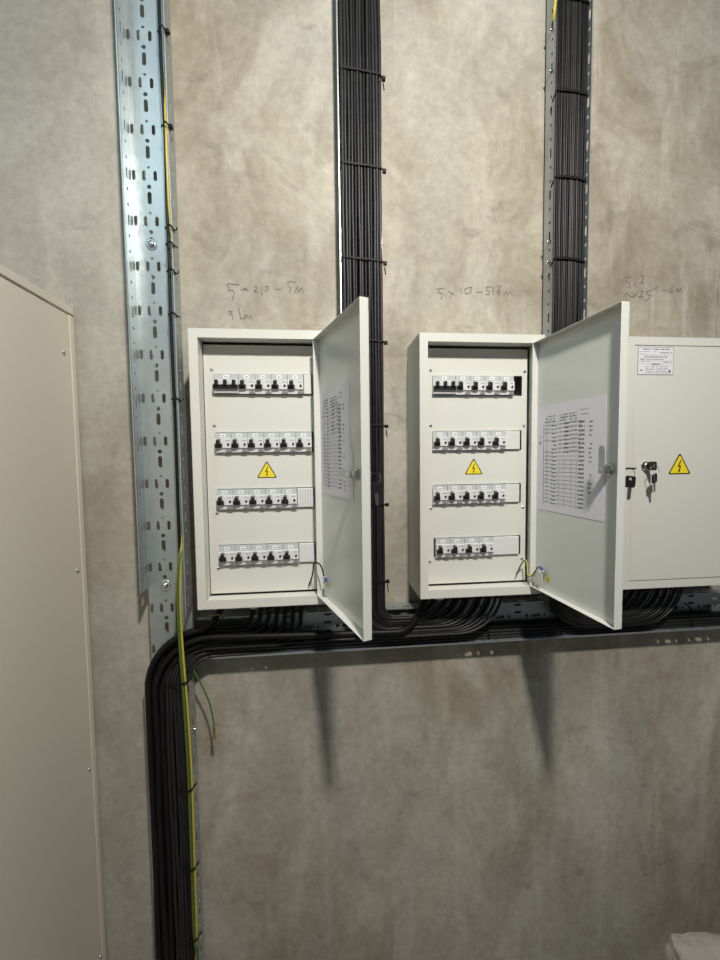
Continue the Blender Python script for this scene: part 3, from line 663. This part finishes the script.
b = MB(); b.box(.0195, W - .0195, -D + .0135, -D + .0165, .0195, H - .0195, 'gap'); b.build('gap_backing', c3)  # near-black sheet at the back of the gap around the closed door

# keys
make_key('key', (.7940, -.1390, 1.4725), (PI / 2, PI / 2, 0), 'black headed key standing in the lock of the closed right cabinet', group='cabinet keys')
ring((.7940, -.1535, 1.4602), .0122, (0, 1, 0), 'thin wire ring holding two keys at the closed right cabinet')
make_key('key', (.7955, -.1535, 1.4345), (.06, -.22, .45), 'black headed key dangling from the lock of the closed right cabinet', group='cabinet keys')
def door_pt(base, th, u, v, z): return (base[0] - math.cos(th) * u + math.sin(th) * v, base[1] - math.sin(th) * u - math.cos(th) * v, z)
B2 = (.4985, -.1275); B1 = (-.0135, -.1275)
make_key('key', door_pt(B2, TH2, .2200, .0420, 1.4745), (PI / 2, 0, PI / 2 + TH2 - PI / 2), 'black headed key lying flat in the lock of open middle door', group='cabinet keys')
p = door_pt(B2, TH2, .2200, .0555, 1.4645); ring(p, .0100, (.1, 1, 0), 'thin wire ring under the key of open middle door')
make_key('key', (p[0] + .001, p[1] - .0005, 1.4410), (0, .08, .12), 'black headed key dangling beside the free edge of open middle door', group='cabinet keys')
make_key('key', door_pt(B1, TH1, .2050, .0355, 1.4712), (PI / 2, 0, PI / 2 + TH1 - PI / 2), 'black headed key in the outer side of open left door lock', group='cabinet keys')
p = door_pt(B1, TH1, .2050, .0490, 1.4612); ring(p, .0105, (.3, 1, 0), 'thin wire ring under the key of open left door')
make_key('key', (p[0] + .002, p[1], 1.4370), (0, -.15, .5), 'black headed key dangling outside the open left door', group='cabinet keys')

# ------------------------------------------------------------------ breakers
MOD = .01815
def breaker_body(root, w):
    b = MB(); e = .00045
    prof = [(.0525, .040), (.0525, -.040), (.004, -.040), (.004, -.0225), (-.0075, -.0225), (-.0085, -.0135), (-.0115, -.0125), (-.0115, .0080), (-.0080, .0092), (-.0070, .0225), (.004, .0225), (.004, .040)]
    P = [(y, z) for y, z in prof]; n = len(P); x0, x1 = e, w - e
    vs = [(x0, y, z) for y, z in P] + [(x1, y, z) for y, z in P]; o = 0
    cols = ['plastic_g' if i in (8, 9) else ('plastic_d' if i == 3 else 'plastic') for i in range(n)]
    for i in range(n):
        j = (i + 1) % n; b.add([vs[i], vs[j], vs[n + j], vs[n + i]], [(0, 1, 2, 3)], cols[i])
    b.add(vs, [list(range(n))[::-1]], 'plastic'); b.add(vs, [list(range(n, 2 * n))], 'plastic')
    b.build('housing', root)
def breaker_label(root, xa, xb, seed):
    b = MB(); r = random.Random(seed); b.box(xa, xb, -.0085, -.0072, .0118, .0192, 'label')
    x = xa + .0028
    while x < xb - .0028:
        w = r.uniform(.0008, .0018); h = r.uniform(.0010, .0017); b.box(x, x + w, -.0087, -.0085, .0155 - h, .0155 + h, 'ink'); x += w + .0008
    b.build('marking_label', root)
def rcbo(name='circuit_breaker'):
    root = empty(name, (0, 0, 0)); breaker_body(root, 2 * MOD); breaker_label(root, .0118, .0235, 3)
    b = MB(); b.box(.0010, .0164, -.0145, -.0112, -.0125, -.0022, 'black', .0008); b.box(.0050, .0132, -.0225, -.0125, -.0065, .0052, 'black', .0012); b.build('toggle', root)
    b = MB(); b.box(.0052, .0130, -.0132, -.0112, .0046, .0086, 'plastic_d', .0005); b.build('toggle_stop', root)
    b = MB(); b.lathe([(.0026, 0), (.0026, .002), (.002, .0026)], (.0300, -.0113, -.0045), (0, -1, 0), 'black', 12); b.build('test_button', root)
    b = MB(); b.prism([(.0232, -.0222), (.0352, -.0222), (.0352, -.0178), (.0325, -.0150), (.0260, -.0150), (.0232, -.0178)], (0, -.0086, 0), (1, 0, 0), (0, 0, 1), (0, -1, 0), .0012, 'plastic_d'); b.build('terminal_cap', root)
    b = MB()
    for k in range(4): b.box(.0245 + .0022 * k, .0258 + .0022 * k, -.0118, -.0115, .0030, .0052, 'plastic_d')
    b.box(.0160, .0195, -.0118, -.0115, -.0100, -.0093, 'plastic_d'); b.box(.0030, .0150, -.0118, -.0115, .0062, .0066, 'plastic_d'); b.build('printed_mark', root)
    return root
def three_pole(name='circuit_breaker'):
    root = empty(name, (0, 0, 0)); w = .0560; breaker_body(root, w); breaker_label(root, .0225, .0345, 8)
    b = MB(); b.box(.0006, w - .0006, -.0165, -.0112, -.0128, -.0030, 'black', .0010)
    for x in (.0090, .0280, .0470): b.box(x - .0038, x + .0038, -.0215, -.0120, -.0060, .0068, 'black', .0012)
    b.build('toggle', root)
    b = MB(); b.box(.0010, w - .0010, -.0100, -.0088, -.0205, -.0150, 'plastic', .0004); b.build('terminal_cap', root)
    b = MB()
    for x in (.0185, .0375): b.box(x - .0004, x + .0004, -.0118, -.0115, -.0005, .0035, 'ink')
    b.build('printed_mark', root)
    return root
P2 = rcbo(); P3 = three_pole(); used = {2: False, 3: False}
ROWN = ('top', 'second', 'third', 'bottom'); ORD = ('first', 'second', 'third', 'fourth', 'fifth', 'sixth')
def put(kind, x, z, label, group):
    src = P2 if kind == 2 else P3
    o = src if not used[kind] else copy_tree(src); used[kind] = True
    o.location = (x, YP, z); tag(o, label, 'circuit breaker', group)
def blank(x0, x1, z, label, ribs):
    b = MB(); b.box(0, x1 - x0, -.0060, .020, -.0222, .0222, 'blank', .0012)
    if ribs:
        n = max(2, round((x1 - x0) / .0062))
        for k in range(1, n): b.box((x1 - x0) * k / n - .0003, (x1 - x0) * k / n + .0003, -.00615, -.0058, -.0205, .0205, 'plastic_d')
    r = b.build('blanking_strip'); r.location = (x0, YP, z); tag(r, label, 'blanking strip', 'grey blanking strips'); r.name = 'blanking_strip'
    b = MB(); b.box(.002, x1 - x0 - .002, .020, .0530, -.010, .010, 'blank'); b.build('clip', r)
for cab, X0, rows in (('left', -.2379, ((3, 4, 0, 1), (0, 6, 0, 0), (0, 5, 0, 1), (0, 5, .0012, 1))), ('middle', .2672, ((3, 4, 0, 0), (0, 5, 0, 1), (0, 5, 0, 1), (0, 4, .0068, 1)))):
    XE = X0 + .2192
    for r, (tp, n, off, bl) in enumerate(rows):
        z = ROWZ[r] + ZB; x = X0 + off; w2 = 2 * MOD
        if tp:
            put(3, x, z, f'wide breaker with three joined black levers, top left of the {cab} cabinet', 'three lever breakers'); x += .0562
        for k in range(n):
            if x + w2 > XE + .001: break
            put(2, x, z, f'white breaker with black toggle, {ORD[k]} {"after the wide breaker" if tp else "from left"}, {ROWN[r]} row, {cab} cabinet', f'breakers in the {cab} cabinet'); x += w2
        if bl and XE - x > .008:
            blank(x + .0006, XE, z, f'grey blanking strip at right end of the {ROWN[r]} row, {cab} cabinet', cab == 'left' and r == 2)

# ------------------------------------------------------------------ tall enclosure at left, wrapped box at lower right
en = tag(empty('switchgear_enclosure', (-.99, -.42, 0)), 'tall beige grey steel enclosure standing against the wall at far left', 'enclosure')
o = Vector((-.99, -.42, 0)); XF = -.578
b = MB(); b.box(-1.40 - o.x, XF - .004 - o.x, -.84 - o.y, -.006 - o.y, -.20, 1.861, 'enclosure', .003); b.build('body', en)
b = MB(); b.box(XF - .004 - o.x, XF - o.x, -.80 - o.y, -.0245 - o.y, -.14, 1.8400, 'enclosure', .0012); sp = b.build('side_panel', en)
b = MB(); b.box(XF - .0042 - o.x, XF + .0003 - o.x, -.0210 - o.y, -.0060 - o.y, -.20, 1.8420, 'enclosure', .0012); b.build('corner_post', en)
b = MB(); b.box(XF - .0042 - o.x, XF + .0005 - o.x, -.84 - o.y, -.0065 - o.y, 1.8455, 1.8625, 'enclosure', .0012); b.build('top_rail', en)
for z, y in ((1.748, -.047), (1.243, -.038), (.748, -.032), (.248, -.026)):
    b = MB(); b.lathe([(.0042, 0), (.0042, .001), (.0034, .0032), (.001, .0040)], (XF - o.x, y - .005 - o.y, z), (1, 0, 0), 'galv', 12); b.build('screw', sp)

bx = tag(empty('wrapped_box', (1.06, -.40, -.20), -.12), 'box wrapped in crumpled clear film at the lower right corner', 'wrapped box')
b = MB(); b.box(-.250, .30, -.16, .16, 0, .519, 'carton', .006); b.build('carton', bx)
bm = bmesh.new(); bmesh.ops.create_cube(bm, size=1)
for v in bm.verts: v.co = Vector((v.co.x * .575 + .025, v.co.y * .345, .268 + v.co.z * .534))
bmesh.ops.bevel(bm, geom=bm.edges[:], offset=.018, segments=3, affect='EDGES', profile=.5)
bmesh.ops.subdivide_edges(bm, edges=[e for e in bm.edges if e.calc_length() > .05], cuts=26, use_grid_fill=True)
bmesh.ops.triangulate(bm, faces=bm.faces[:])
from mathutils import noise as mn
for v in bm.verts:
    d = Vector((v.co.x - .025, v.co.y, v.co.z - .27)).normalized(); r = 1 - abs(mn.noise(v.co * 14)) * 2.2
    v.co += d * (.008 * r + .005 * (1 - abs(mn.noise(v.co * 30)) * 2) + .002 * mn.noise(v.co * 70)); v.co.z = max(v.co.z, .001)
bm.verts.index_update(); b = MB(); b.add([v.co[:] for v in bm.verts], [[v.index for v in f.verts] for f in bm.faces], 'film', False); bm.free(); b.build('film_wrap', bx)

# ------------------------------------------------------------------ light
def area(name, loc, target, size, power, col, shape='DISK', sy=None):
    l = bpy.data.lights.new(name, 'AREA'); l.shape = shape; l.size = size; l.energy = power; l.color = col
    if sy: l.size_y = sy
    o = bpy.data.objects.new(name, l); COL.objects.link(o); o.location = loc
    o.rotation_euler = (Vector(target) - Vector(loc)).to_track_quat('-Z', 'Y').to_euler(); return o
area('ceiling_lamp', (.25, -1.34, 2.77), (.25, -.33, 1.27), .12, 41, (1, .955, .875))
area('window_daylight', (-1.7, -2.2, 3.9), (-.5, 0, 2.6), 1.2, 18, (.62, .88, 1.0), 'RECTANGLE', .8)
area('added_rear_fill', (.3, -6.5, 1.2), (.3, 0, 1.2), 4.0, 13, (.90, .97, 1.0), 'RECTANGLE', 1.8)  # unseen fill added behind the camera to brighten the galvanised trays
wd = bpy.data.worlds.new('room'); bpy.context.scene.world = wd; wd.use_nodes = True
wn = wd.node_tree; bg = wn.nodes['Background']; tcw = wn.nodes.new('ShaderNodeTexCoord'); sw = wn.nodes.new('ShaderNodeSeparateXYZ'); rw = wn.nodes.new('ShaderNodeValToRGB')
rw.color_ramp.elements[0].position = .0; rw.color_ramp.elements[0].color = (.16, .17, .17, 1); rw.color_ramp.elements[1].position = .55; rw.color_ramp.elements[1].color = (.030, .036, .040, 1)
wn.links.new(tcw.outputs['Generated'], sw.inputs[0]); wn.links.new(sw.outputs[2], rw.inputs['Fac']); wn.links.new(rw.outputs['Color'], bg.inputs[0]); bg.inputs[1].default_value = .5

# ------------------------------------------------------------------ camera
cam = bpy.data.cameras.new('camera'); co = bpy.data.objects.new('camera', cam); COL.objects.link(co)
cam.sensor_fit = 'AUTO'; cam.sensor_width = 36; cam.lens = 36 * 395.378 / 960; cam.clip_start = .02
Rr = Vector((.995062, -.098509, -.012181)); U = Vector((.017568, .054008, .998386)); F = Vector((.097693, .99367, -.055472))
co.matrix_world = Matrix(((Rr.x, U.x, -F.x, 0), (Rr.y, U.y, -F.y, -1.0259), (Rr.z, U.z, -F.z, 1.5), (0, 0, 0, 1)))
sc = bpy.context.scene; sc.camera = co
sc.view_settings.view_transform = 'Standard'; sc.view_settings.look = 'None'; sc.view_settings.exposure = 0.0; sc.view_settings.gamma = 1; sc.view_settings.use_curve_mapping = False
